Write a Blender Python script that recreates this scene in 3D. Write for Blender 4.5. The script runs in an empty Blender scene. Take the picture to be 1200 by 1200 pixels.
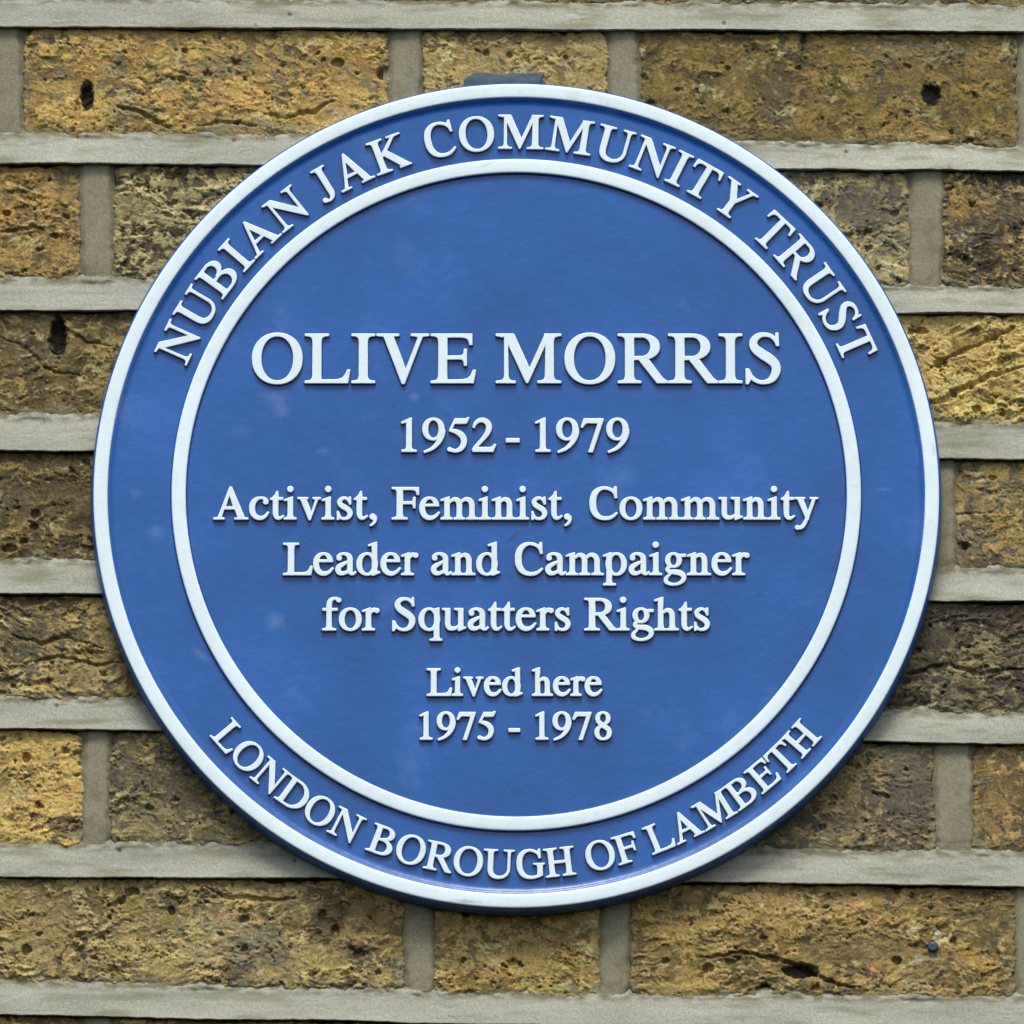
import bpy, math, zlib
import numpy as np
from mathutils import Vector, Matrix
from mathutils.geometry import delaunay_2d_cdt

# ------------------------------------------------------------------ camera, light, exposure
scene = bpy.context.scene
col = scene.collection
R = math.radians
ELEV = R(13.0)                    # the camera looks up at the plaque
DIST = 6.0                        # metres from lens to plaque
MPP = 0.45 / 991.0                # metres per photograph pixel at the plaque
PCX, PCY = 605.0, 577.0           # plaque centre in the photograph (for measuring only)
FACE_Y = -0.0150                  # front of the raised rings (wall face is y = 0, viewer at -y)

cam_d = bpy.data.cameras.new('camera')
cam = bpy.data.objects.new('camera', cam_d)
col.objects.link(cam)
scene.camera = cam
cam_loc = Vector((0.0, FACE_Y - DIST * math.cos(ELEV), -DIST * math.sin(ELEV)))
cam.location = cam_loc
cam.rotation_euler = (R(90) + ELEV, 0, 0)
cam_d.sensor_width = 36.0
cam_d.lens = 36.0 * DIST / (1200.0 * MPP)
cam_d.shift_x = (600.0 - PCX) / 1200.0
cam_d.shift_y = -(600.0 - PCY) / 1200.0
cam_d.clip_start = 0.1
cam_d.clip_end = 200.0

SUN_EL, SUN_ROT = R(60), R(-6)   # rotation: degrees to the left of straight-in-front of the wall
world = bpy.data.worlds.new("World")
scene.world = world
world.use_nodes = True
wn = world.node_tree
bg = wn.nodes['Background']
sky = wn.nodes.new('ShaderNodeTexSky')
sky.sky_type = 'NISHITA'
sky.sun_disc = False
sky.sun_elevation = SUN_EL
sky.sun_rotation = R(180) - SUN_ROT * -1
sky.air_density = 1.0
sky.dust_density = 3.0
sky.ozone_density = 1.0
wn.links.new(sky.outputs[0], bg.inputs[0])
bg.inputs[1].default_value = 0.10

sun_d = bpy.data.lights.new('sun', 'SUN')
sun = bpy.data.objects.new('sun', sun_d)
col.objects.link(sun)
sun_d.energy = 1.5
sun_d.angle = R(20)
sun_d.color = (1.0, 0.98, 0.94)
to_sun = Vector((math.sin(SUN_ROT) * math.cos(SUN_EL), -math.cos(SUN_ROT) * math.cos(SUN_EL), math.sin(SUN_EL)))
sun.rotation_euler = to_sun.to_track_quat('Z', 'Y').to_euler()
scene.view_settings.view_transform = 'Standard'
scene.view_settings.look = 'None'
scene.view_settings.exposure = 0.92
scene.view_settings.gamma = 1.0

# ------------------------------------------------------------------ measuring helper: photo pixel -> point on the plane y = const
FPX = DIST / MPP
_f = Vector((0, math.cos(ELEV), math.sin(ELEV)))
_u = Vector((0, -math.sin(ELEV), math.cos(ELEV)))
def at(px, py, y=0.0):
    d = _f * FPX + Vector((1, 0, 0)) * (px - PCX) + _u * (PCY - py)
    t = (y - cam_loc.y) / d.y
    p = cam_loc + d * t
    return p.x, p.z

# ------------------------------------------------------------------ numpy noise
def _hash(ix, iy, seed):
    h = (ix.astype(np.int64) * 374761393 + iy.astype(np.int64) * 668265263 + int(seed) * 974634777) & 0xFFFFFFFF
    h = ((h ^ (h >> 13)) * 1274126177) & 0xFFFFFFFF
    h = ((h ^ (h >> 16)) * 2246822519) & 0xFFFFFFFF
    return h ^ (h >> 15)
def perlin(x, y, seed=0):
    ix = np.floor(x); iy = np.floor(y)
    fx = x - ix; fy = y - iy
    ux = fx * fx * fx * (fx * (fx * 6 - 15) + 10); uy = fy * fy * fy * (fy * (fy * 6 - 15) + 10)
    def g(ax, ay, dx, dy):
        a = _hash(ax, ay, seed).astype(np.float64) * (2 * np.pi / 4294967296.0)
        return np.cos(a) * dx + np.sin(a) * dy
    n00 = g(ix, iy, fx, fy); n10 = g(ix + 1, iy, fx - 1, fy)
    n01 = g(ix, iy + 1, fx, fy - 1); n11 = g(ix + 1, iy + 1, fx - 1, fy - 1)
    a = n00 + ux * (n10 - n00); b = n01 + ux * (n11 - n01)
    return (a + uy * (b - a)) * 1.5
def fbm(x, y, seed=0, octv=4, gain=0.5, lac=2.03):
    s = 0; a = 1.0; t = 0
    for i in range(octv):
        s = s + a * perlin(x, y, seed + i * 17); t += a
        x = x * lac + 3.7; y = y * lac - 1.3; a *= gain
    return s / t
def ridged(x, y, seed=0, octv=3, gain=0.5):
    s = 0; a = 1.0; t = 0
    for i in range(octv):
        s = s + a * (1 - np.abs(perlin(x, y, seed + i * 31)) * 2); t += a
        x = x * 2.1 + 5.1; y = y * 2.1 + 1.7; a *= gain
    return s / t
def worley(x, y, seed=0):
    """distance to the nearest random point, and that point's random number"""
    ix = np.floor(x); iy = np.floor(y)
    best = np.full(x.shape, 9.0); rid = np.zeros(x.shape)
    for dx in (-1, 0, 1):
        for dy in (-1, 0, 1):
            cx = ix + dx; cy = iy + dy
            hx = _hash(cx, cy, seed) / 4294967296.0; hy = _hash(cx, cy, seed + 91) / 4294967296.0
            d = np.hypot(cx + hx - x, cy + hy - y)
            m = d < best
            best = np.where(m, d, best); rid = np.where(m, _hash(cx, cy, seed + 7) / 4294967296.0, rid)
    return best, rid
def sstep(a, b, x):
    t = np.clip((x - a) / (b - a), 0, 1)
    return t * t * (3 - 2 * t)

# ------------------------------------------------------------------ scene helpers
def lin(c):
    c = np.asarray(c, float) / 255.0
    return np.where(c <= 0.04045, c / 12.92, ((c + 0.055) / 1.055) ** 2.4)
def empty(name, loc=(0, 0, 0), parent=None):
    o = bpy.data.objects.new(name, None)
    o.empty_display_size = 0.02
    col.objects.link(o); o.location = loc
    if parent: o.parent = parent
    return o
def link(name, me, parent=None, mat=None):
    o = bpy.data.objects.new(name, me)
    col.objects.link(o)
    if parent: o.parent = parent
    if mat and not me.materials: me.materials.append(mat)
    return o
def np_mesh(name, co, quads, smooth=True, colors=None):
    me = bpy.data.meshes.new(name)
    co = np.asarray(co, np.float32); quads = np.asarray(quads, np.int32)
    me.vertices.add(len(co)); me.vertices.foreach_set('co', co.ravel())
    k = quads.shape[1]
    me.loops.add(quads.size); me.loops.foreach_set('vertex_index', quads.ravel())
    me.polygons.add(len(quads))
    me.polygons.foreach_set('loop_start', np.arange(0, quads.size, k, dtype=np.int32))
    me.update(calc_edges=True)
    me.polygons.foreach_set('use_smooth', np.full(len(quads), smooth))
    if colors is not None:
        a = me.attributes.new('tone', 'FLOAT_COLOR', 'POINT')
        c4 = np.ones((len(co), 4), np.float32); c4[:, :3] = colors
        a.data.foreach_set('color', c4.ravel())
    me.validate(); me.update()
    return me
def describe(o, label, cat, group=None):
    o['label'] = label; o['category'] = cat
    if group: o['group'] = group

# ------------------------------------------------------------------ materials
def new_mat(name):
    m = bpy.data.materials.new(name); m.use_nodes = True
    nt = m.node_tree
    return m, nt, nt.nodes['Principled BSDF']
def noise_node(nt, scale, detail=4, rough=0.55, coord='Object'):
    tc = nt.nodes.new('ShaderNodeTexCoord')
    n = nt.nodes.new('ShaderNodeTexNoise')
    n.inputs['Scale'].default_value = scale; n.inputs['Detail'].default_value = detail
    n.inputs['Roughness'].default_value = rough
    nt.links.new(tc.outputs[coord], n.inputs['Vector'])
    return n
def ramp(nt, src, stops):
    r = nt.nodes.new('ShaderNodeValToRGB')
    el = r.color_ramp.elements
    while len(el) < len(stops): el.new(0.5)
    for e, (p, c) in zip(el, stops):
        e.position = p; e.color = (*c, 1) if len(c) == 3 else c
    nt.links.new(src, r.inputs[0])
    return r
def mix(nt, mode, fac, a, b):
    m = nt.nodes.new('ShaderNodeMix'); m.data_type = 'RGBA'; m.blend_type = mode
    for sock, v in ((m.inputs[0], fac), (m.inputs[6], a), (m.inputs[7], b)):
        if hasattr(v, 'links'): nt.links.new(v, sock)
        elif isinstance(v, (int, float)): sock.default_value = v
        else: sock.default_value = (*v, 1)
    return m.outputs[2]
def bump(nt, bsdf, src, dist, strength=1.0, prev=None):
    b = nt.nodes.new('ShaderNodeBump')
    b.inputs['Distance'].default_value = dist; b.inputs['Strength'].default_value = strength
    nt.links.new(src, b.inputs['Height'])
    if prev: nt.links.new(prev.outputs[0], b.inputs['Normal'])
    nt.links.new(b.outputs[0], bsdf.inputs['Normal'])
    return b

def tone_mat(name, grain_scale, lo, hi, rough, bump_mm, spec=0.25):
    m, nt, p = new_mat(name)
    at_ = nt.nodes.new('ShaderNodeAttribute'); at_.attribute_name = 'tone'
    n = noise_node(nt, grain_scale, 6, 0.65)
    r = ramp(nt, n.outputs[0], [(0.3, (lo, lo, lo)), (0.7, (hi, hi, hi))])
    nt.links.new(mix(nt, 'MULTIPLY', 1.0, at_.outputs['Color'], r.outputs[0]), p.inputs['Base Color'])
    p.inputs['Roughness'].default_value = rough
    p.inputs['Specular IOR Level'].default_value = spec
    bump(nt, p, n.outputs[0], bump_mm * 0.001)
    return m
M_BRICK = tone_mat('stock_brick', 1300, 0.74, 1.26, 0.92, 0.38, 0.2)
M_MORTAR = tone_mat('cement_mortar', 1100, 0.80, 1.20, 0.95, 0.16, 0.2)

def paint(name, colour, rough, var, smudge=None, coat=0.0, bump_um=0):
    m, nt, p = new_mat(name)
    n1 = noise_node(nt, 14, 4, 0.6); n2 = noise_node(nt, 160, 3, 0.6)
    c = np.array(colour)
    r1 = ramp(nt, n1.outputs[0], [(0.36, tuple(c * (1 - var))), (0.72, tuple(np.minimum(c * (1 + var), 1)))])
    out = r1.outputs[0]
    r2 = ramp(nt, n2.outputs[0], [(0.3, (0.97,) * 3), (0.7, (1.03,) * 3)])
    out = mix(nt, 'MULTIPLY', 1.0, out, r2.outputs[0])
    if smudge and name.startswith('white'):      # grime specks
        n4 = noise_node(nt, 700, 5, 0.7)
        r4 = ramp(nt, n4.outputs[0], [(0.60, (0, 0, 0)), (0.74, (0.5,) * 3)])
        out = mix(nt, 'MIX', r4.outputs[0], out, (0.36, 0.40, 0.38))
    if smudge:
        sm_col, sm_lo, sm_hi, sm_amt = smudge
        n3 = noise_node(nt, 26, 5, 0.6)
        r3 = ramp(nt, n3.outputs[0], [(sm_lo, (0, 0, 0)), (sm_hi, (sm_amt,) * 3)])
        out = mix(nt, 'MIX', r3.outputs[0], out, sm_col)
    nt.links.new(out, p.inputs['Base Color'])
    p.inputs['Roughness'].default_value = rough
    rr = ramp(nt, n1.outputs[0], [(0.3, (rough - 0.06,) * 3), (0.7, (rough + 0.08,) * 3)])
    nt.links.new(rr.outputs[0], p.inputs['Roughness'])
    p.inputs['Specular IOR Level'].default_value = 0.45
    if bump_um:
        b = bump(nt, p, n1.outputs[0], bump_um * 2e-6)
        bump(nt, p, n2.outputs[0], bump_um * 1e-6, prev=b)
    return m
BLUE = (0.014, 0.099, 0.338)
M_BLUE = paint('blue_enamel', BLUE, 0.30, 0.17, ((0.10, 0.20, 0.44), 0.60, 0.80, 0.4), bump_um=260)
M_WHITE = paint('white_enamel', (0.70, 0.83, 0.85), 0.40, 0.04, ((0.42, 0.47, 0.45), 0.62, 0.80, 0.45), bump_um=90)
# ------------------------------------------------------------------ seriffed alphabet, drawn as overlapping pieces in 1/1000 em
def cr(nodes, n=7):
    """smooth curve through nodes (x, y, w)"""
    a = np.array(nodes, float)
    if len(a) == 2: return a
    p = np.vstack([2 * a[0] - a[1], a, 2 * a[-1] - a[-2]])
    out = []
    for i in range(1, len(p) - 2):
        p0, p1, p2, p3 = p[i - 1], p[i], p[i + 1], p[i + 2]
        t0 = 0; t1 = t0 + max(np.hypot(*(p1 - p0)[:2]), 1) ** .5
        t2 = t1 + max(np.hypot(*(p2 - p1)[:2]), 1) ** .5; t3 = t2 + max(np.hypot(*(p3 - p2)[:2]), 1) ** .5
        for k in range(n):
            t = t1 + (t2 - t1) * k / n
            A1 = (t1 - t) / (t1 - t0) * p0 + (t - t0) / (t1 - t0) * p1
            A2 = (t2 - t) / (t2 - t1) * p1 + (t - t1) / (t2 - t1) * p2
            A3 = (t3 - t) / (t3 - t2) * p2 + (t - t2) / (t3 - t2) * p3
            B1 = (t2 - t) / (t2 - t0) * A1 + (t - t0) / (t2 - t0) * A2
            B2 = (t3 - t) / (t3 - t1) * A2 + (t - t1) / (t3 - t1) * A3
            out.append((t2 - t) / (t2 - t1) * B1 + (t - t1) / (t2 - t1) * B2)
    out.append(p[-2])
    return np.array(out)
def strip(L, Rr):
    return [[tuple(L[i]), tuple(Rr[i]), tuple(Rr[i + 1]), tuple(L[i + 1])] for i in range(len(L) - 1)]
def S(*nodes):
    c = cr(nodes)
    d = np.gradient(c[:, :2], axis=0); d /= np.maximum(np.hypot(d[:, 0], d[:, 1]), 1e-6)[:, None]
    nrm = np.stack([-d[:, 1], d[:, 0]], 1) * (c[:, 2:3] / 2)
    return strip(c[:, :2] + nrm, c[:, :2] - nrm)
def A(cx, cy, rx, ry, ix, iy, a0=0, a1=360, dx=0, dy=0, tilt=0, n=48, e=2.12):
    """ring between an outer and an inner superellipse"""
    n = max(8, int(n * abs(a1 - a0) / 360))
    t = np.radians(np.linspace(a0, a1, n + 1))
    def el(rx, ry, x0, y0, tl):
        c, s = np.cos(t - tl), np.sin(t - tl)
        r = (np.abs(c / rx) ** e + np.abs(s / ry) ** e) ** (-1 / e)
        x, y = r * c, r * s
        return np.stack([x0 + x * np.cos(tl) - y * np.sin(tl), y0 + x * np.sin(tl) + y * np.cos(tl)], 1)
    tt = t.copy()
    k = np.arctan2(np.sin(t) * ry, np.cos(t) * rx)
    t = k
    o = el(rx, ry, cx, cy, 0)
    t = np.arctan2(np.sin(tt) * iy, np.cos(tt) * ix)
    i = el(ix, iy, cx + dx, cy + dy, math.radians(tilt))
    return strip(o, i)
def P(*pts): return [list(pts)]
def DISC(x, y, r, n=18): return [[(x + r * math.cos(2 * math.pi * k / n), y + r * math.sin(2 * math.pi * k / n)) for k in range(n)]]
def V(x0, x1, y0, y1, bl=None, br=None, tl=None, tr=None, st=20):
    """stem with bracketed serifs reaching bl, br, tl, tr beyond it"""
    out = P((x0, y0), (x1, y0), (x1, y1), (x0, y1))
    def ser(x, y, w, sx, sy):
        h = min(95, (y1 - y0) / 3)
        q = [(x - sx * 4, y), (x + sx * w, y), (x + sx * w, y + sy * st), (x + sx * w * .6, y + sy * (st + 4)), (x + sx * w * .3, y + sy * (st + 14)),
             (x + sx * w * .1, y + sy * (st + 34)), (x, y + sy * h), (x - sx * 4, y + sy * h)]
        return [q]
    if bl: out += ser(x0, y0, bl, -1, 1)
    if br: out += ser(x1, y0, br, 1, 1)
    if tl: out += ser(x0, y1, tl, -1, -1)
    if tr: out += ser(x1, y1, tr, 1, -1)
    return out
def HS(x0, x1, y, up, st=20, dip=0):     # plain slab serif lying on y (up=1) or hanging below it (up=-1)
    return P((x0, y), (x1, y), (x1, y + up * st), (x0 + (x1 - x0) * .8, y + up * (st + 5)), (x0 + (x1 - x0) * .5, y + up * (st + 16)), (x0 + (x1 - x0) * .2, y + up * (st + 5)), (x0, y + up * st))
def FLAG(x0, x1, top, reach=75, drop=48):  # slanted head serif of small letters
    return P((x1, top), (x1, top - 120), (x0, top - 120), (x0 - 3, top - 74), (x0 - 16, top - 62), (x0 - reach, top - drop - 24), (x0 - reach, top - drop - 6), (x1 - 14, top))

G = {}
G[' '] = (250, [])
G['I'] = (333, V(116, 218, 0, 662, 98, 97, 98, 97))
G['L'] = (611, V(113, 215, 0, 662, 101, 20, 101, 100) + P((205, 0), (570, 0), (598, 174), (572, 174), (545, 112), (510, 68), (460, 46), (390, 38), (205, 38)))
_topE = P((205, 662), (546, 662), (549, 519), (523, 519), (511, 572), (488, 606), (440, 621), (340, 624), (205, 624))
_midE = P((205, 325), (380, 325), (425, 320), (445, 290), (452, 237), (476, 237), (476, 455), (452, 455), (445, 400), (425, 370), (380, 363), (205, 363))
G['E'] = (611, V(113, 215, 0, 662, 101, 20, 101, 20) + _topE + _midE + P((205, 0), (567, 0), (597, 169), (570, 169), (540, 98), (498, 56), (430, 40), (350, 38), (205, 38)))
G['F'] = (556, V(113, 215, 0, 662, 101, 100, 101, 20) + _topE + _midE)
G['H'] = (722, V(115, 217, 0, 662, 96, 96, 96, 96) + V(504, 606, 0, 662, 96, 96, 96, 96) + P((210, 314), (510, 314), (510, 358), (210, 358)))
G['U'] = (722, V(118, 220, 230, 662, None, None, 104, 100) + V(573, 617, 230, 662, None, None, 98, 88) +
          S((169, 260, 102), (172, 180, 101), (196, 95, 94), (265, 35, 76), (370, 12, 54), (475, 32, 48), (555, 95, 45), (590, 175, 44), (595, 260, 44)))
G['V'] = (722, P((100, 650), (222, 650), (398, 172), (376, -11), (350, -11)) + P((350, -11), (376, -11), (622, 650), (574, 650), (390, 160), (372, 110)) +
          HS(16, 300, 662, -1) + HS(470, 697, 662, -1))
G['A'] = (722, P((94, 10), (138, 10), (345, 560), (367, 674), (340, 674)) + P((340, 674), (367, 674), (640, 10), (520, 10), (318, 545)) +
          P((170, 216), (470, 216), (455, 257), (185, 257)) + HS(15, 216, 0, 1) + HS(448, 706, 0, 1))
G['M'] = (889, V(124, 166, 0, 640, 110, 96) + V(663, 765, 0, 662, 98, 98, 10, 98) + P((124, 662), (240, 662), (462, 165), (428, 2), (410, 2), (124, 620)) +
          P((410, 2), (428, 2), (680, 560), (680, 662), (662, 662), (448, 175)) + HS(12, 150, 662, -1))
G['N'] = (722, V(112, 154, 0, 640, 100, 96) + V(570, 612, 60, 662, None, None, 98, 95) + P((104, 662), (206, 662), (606, 160), (612, -11), (594, -11), (112, 590)) + HS(12, 150, 662, -1))
G['O'] = (722, A(361, 331, 327, 345, 219, 307))
G['D'] = (722, V(113, 215, 0, 662, 97, 20, 97, 20) + A(310, 331, 375, 331, 265, 293, -90, 90) + P((205, 0), (318, 0), (318, 38), (205, 38)) + P((205, 624), (318, 624), (318, 662), (205, 662)))
_C = S((600, 462, 18), (578, 545, 30), (520, 610, 42), (450, 643, 44), (365, 655, 42), (260, 625, 66), (175, 540, 96), (137, 420, 107), (133, 320, 109), (147, 205, 106), (200, 100, 92), (285, 35, 68), (385, 13, 54))
_beak = P((588, 676), (612, 676), (624, 450), (598, 450), (583, 520), (540, 590), (560, 620))
G['C'] = (667, _C + S((385, 13, 54), (480, 26, 50), (565, 72, 36), (624, 128, 22)) + _beak)
G['G'] = (722, _C + S((385, 13, 54), (480, 20, 50), (570, 45, 54), (620, 75, 60)) + P((588, 676), (612, 676), (626, 470), (600, 470), (583, 530), (540, 596), (560, 620)) + V(557, 659, 52, 340, None, None, 94, 50))
G['J'] = (389, V(187, 289, 140, 662, None, None, 90, 81) + S((238, 180, 102), (235, 110, 92), (212, 45, 66), (165, 6, 42), (105, 2, 36), (60, 28, 50)) + DISC(55, 38, 42))
G['K'] = (722, V(132, 234, 0, 662, 98, 98, 98, 98) + P((225, 295), (225, 350), (535, 650), (600, 650), (318, 375)) + P((262, 348), (352, 418), (708, 10), (560, 10)) + HS(440, 700, 662, -1) + HS(500, 723, 0, 1))
G['R'] = (667, V(113, 215, 0, 662, 96, 96, 96, 20) + A(322, 490, 237, 172, 125, 134, -90, 90) + P((205, 318), (330, 318), (330, 356), (205, 356)) + P((205, 624), (330, 624), (330, 662), (205, 662)) +
          P((270, 340), (390, 345), (600, 62), (659, 20), (659, 0), (530, 0)))
G['B'] = (667, V(113, 215, 0, 662, 96, 20, 96, 20) + A(315, 505, 229, 157, 122, 121, -90, 90) + A(325, 180, 268, 180, 158, 142, -90, 90) + P((205, 324), (335, 324), (335, 362), (205, 362)) +
          P((205, 624), (325, 624), (325, 662), (205, 662)) + P((205, 0), (335, 0), (335, 38), (205, 38)))
G['S'] = (556, S((452, 520, 20), (432, 575, 32), (380, 632, 40), (288, 655, 42), (192, 630, 66), (138, 555, 86), (155, 475, 98), (240, 400, 112), (345, 330, 114), (425, 250, 104), (437, 160, 98), (385, 55, 74), (290, 8, 44), (195, 18, 38), (115, 75, 38), (70, 172, 22)) +
          P((440, 676), (462, 676), (472, 505), (446, 505), (425, 590)) + P((42, -14), (66, -14), (104, 58), (68, 188), (42, 188)))
G['T'] = (611, V(254, 356, 0, 640, 94, 94) + P((30, 662), (581, 662), (593, 492), (568, 492), (554, 560), (526, 602), (470, 621), (140, 621), (86, 602), (56, 560), (42, 492), (17, 492)))
G['Y'] = (722, V(311, 413, 0, 300, 97, 97) + P((92, 650), (218, 650), (413, 325), (413, 250), (311, 250), (311, 292)) + P((340, 270), (413, 290), (624, 650), (572, 650), (378, 330)) + HS(22, 292, 662, -1) + HS(462, 703, 662, -1))
# small letters
_arch = lambda o: S((o + 165, 355, 22), (o + 205, 395, 40), (o + 262, 418, 60), (o + 325, 392, 80), (o + 356, 325, 84), (o + 360, 260, 84), (o + 360, 200, 84))
G['n'] = (500, V(94, 178, 0, 400, 78, 62) + FLAG(94, 178, 460, 78) + V(323, 407, 0, 300, 62, 78) + _arch(5))
G['m'] = (778, V(94, 178, 0, 400, 78, 62) + FLAG(94, 178, 460, 78) + V(348, 432, 0, 300, 62, 62) + V(606, 690, 0, 300, 62, 82) + _arch(30) + S((425, 350, 22), (470, 398, 42), (535, 420, 60), (605, 392, 80), (642, 325, 84), (648, 260, 84), (648, 200, 84)))
G['h'] = (500, V(88, 172, 0, 620, 79, 62) + FLAG(88, 172, 683, 79) + V(325, 409, 0, 300, 62, 78) + _arch(7))
G['i'] = (278, V(96, 180, 0, 400, 80, 73) + FLAG(96, 180, 460, 76) + DISC(136, 632, 52))
G['r'] = (333, V(82, 166, 0, 400, 77, 78) + FLAG(82, 166, 460, 77) + S((155, 340, 22), (185, 390, 44), (230, 425, 60), (285, 412, 66)) + DISC(294, 408, 42))
G['o'] = (500, A(249.5, 225, 220.5, 235, 131, 203, tilt=0, n=40))
G['d'] = (500, A(236, 225, 209, 235, 119, 203, tilt=0, n=40) + P((345, 30), (429, 30), (429, 640), (345, 640)) + FLAG(345, 429, 683, 79) + P((345, -10), (364, -10), (491, 42), (491, 58), (429, 66), (429, 110), (345, 110)))
G['q'] = (500, A(234, 225, 210, 235, 119, 203, tilt=0, n=40) + V(345, 429, -217, 400, 88, 60) + P((345, 400), (345, 440), (420, 460), (429, 460), (429, 400)))
G['p'] = (500, A(264, 225, 206, 235, 116, 203, tilt=0, n=40) + V(76, 160, -217, 400, 71, 86) + FLAG(76, 160, 460, 71))
G['a'] = (444, DISC(102, 352, 43) + S((76, 370, 50), (110, 415, 42), (180, 443, 34), (245, 432, 50), (305, 395, 74), (325, 330, 84), (326, 260, 84), (326, 110, 84), (333, 55, 70), (362, 22, 50), (405, 25, 32), (440, 58, 20)) +
          S((310, 285, 26), (245, 258, 36), (165, 215, 62), (98, 165, 78), (80, 105, 86), (105, 48, 78), (160, 28, 62), (220, 38, 48), (270, 66, 38), (310, 98, 34)))
G['c'] = (444, DISC(354, 362, 44) + S((385, 355, 30), (365, 400, 40), (310, 438, 36), (245, 445, 30), (170, 425, 56), (98, 350, 82), (73, 255, 92), (80, 160, 90), (125, 75, 82), (195, 30, 68), (270, 24, 58), (345, 62, 38), (404, 140, 20)))
G['e'] = (444, S((362, 285, 84), (350, 345, 80), (310, 410, 58), (225, 444, 32), (150, 422, 52), (90, 350, 78), (70, 255, 90), (78, 160, 90), (122, 75, 84), (190, 30, 72), (265, 26, 62), (340, 60, 42), (414, 140, 20)) + P((80, 276), (404, 276), (402, 309), (80, 309)))
G['f'] = (333, V(103, 187, 0, 480, 83, 93) + S((145, 440, 84), (147, 530, 82), (165, 605, 70), (205, 650, 48), (255, 665, 36), (310, 655, 40), (352, 628, 50)) + DISC(346, 627, 38) + P((21, 416), (309, 416), (309, 450), (21, 450)))
G['g'] = (500, A(224, 308, 160, 152, 80, 122, n=32) + P((290, 425), (470, 428), (470, 386), (350, 386), (300, 380)) +
          S((160, 182, 34), (112, 145, 46), (100, 100, 54), (150, 66, 66), (250, 56, 80), (350, 40, 88), (428, -20, 80), (430, -100, 64), (370, -165, 46), (260, -203, 32), (145, -192, 42), (70, -145, 58), (72, -80, 48), (125, -15, 30), (175, 40, 26)))
G['s'] = (389, S((308, 330, 16), (282, 392, 32), (215, 442, 34), (140, 428, 50), (92, 372, 66), (112, 308, 76), (190, 252, 84), (275, 195, 84), (310, 120, 78), (275, 38, 56), (200, 8, 34), (125, 22, 32), (82, 80, 26), (62, 150, 18)) +
          P((296, 460), (316, 460), (322, 316), (300, 316), (280, 395)) + P((51, -8), (72, -8), (98, 45), (70, 156), (51, 156)))
G['t'] = (278, P((70, 400), (154, 400), (154, 579), (140, 579), (108, 515), (62, 458), (13, 430), (13, 414)) + P((150, 416), (255, 416), (255, 450), (150, 450)) +
          S((112, 430, 84), (112, 160, 84), (116, 90, 80), (142, 32, 60), (185, 18, 44), (232, 36, 26), (272, 68, 16)))
G['u'] = (500, P((71, 140), (155, 140), (155, 450), (71, 450)) + HS(9, 155, 450, -1) + S((113, 200, 84), (116, 110, 82), (145, 48, 74), (200, 30, 62), (265, 38, 46), (345, 88, 24)) +
          P((338, 30), (422, 30), (422, 450), (338, 450)) + HS(259, 422, 450, -1) + P((338, -10), (354, -10), (479, 40), (479, 56), (422, 62), (422, 110), (338, 110)))
G['v'] = (500, P((66, 440), (166, 440), (302, 112), (266, -14), (247, -14)) + P((247, -14), (266, -14), (430, 440), (388, 440), (288, 108)) + HS(19, 216, 450, -1) + HS(330, 477, 450, -1))
G['y'] = (500, P((62, 440), (162, 440), (300, 105), (284, -10), (250, 5)) + S((408, 440, 40), (290, 105, 42), (225, -55, 46), (180, -135, 52), (125, -178, 56), (65, -176, 52)) + DISC(60, -178, 38) + HS(14, 212, 450, -1) + HS(328, 475, 450, -1))
# figures
G['1'] = (500, V(211, 295, 0, 600, 93, 99) + P((295, 676), (280, 676), (111, 594), (114, 576), (180, 600), (211, 590), (211, 540), (295, 540)))
G['2'] = (500, S((40, 490, 20), (70, 565, 40), (130, 622, 58), (215, 640, 72), (300, 600, 84), (342, 525, 88), (335, 430, 82), (275, 320, 66), (180, 205, 50), (60, 70, 40), (38, 30, 36)) +
          P((30, 0), (420, 0), (475, 140), (452, 140), (425, 98), (380, 76), (110, 76), (30, 20)))
G['5'] = (500, P((150, 575), (378, 575), (396, 583), (438, 681), (424, 688), (400, 664), (380, 662), (174, 662)) + S((180, 655, 26), (128, 545, 24), (72, 425, 24)) +
          S((68, 428, 22), (160, 412, 60), (260, 365, 86), (330, 285, 92), (345, 190, 88), (315, 95, 76), (245, 30, 58), (165, 10, 46), (95, 28, 52), (58, 42, 54)) + DISC(62, 40, 34))
G['7'] = (500, P((20, 500), (38, 490), (84, 556), (130, 588), (400, 588), (449, 640), (449, 662), (78, 662)) + P((360, 590), (449, 645), (237, -8), (172, -8)))
G['8'] = (500, A(247, 520, 168, 156, 92, 130, n=32) + A(250, 165, 194, 179, 110, 150, n=32) + S((130, 440, 60), (200, 375, 84), (300, 310, 92), (370, 250, 76)))
G['9'] = (500, A(238, 455, 208, 221, 118, 190, n=40) + S((414, 450, 88), (412, 370, 86), (380, 260, 76), (310, 150, 60), (200, 50, 42), (60, -12, 22)))
G['-'] = (333, P((39, 194), (285, 194), (285, 257), (39, 257)))
G[','] = (250, DISC(108, 50, 52) + S((148, 60, 48), (160, 10, 50), (150, -50, 38), (110, -105, 26), (64, -136, 14)))

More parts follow.
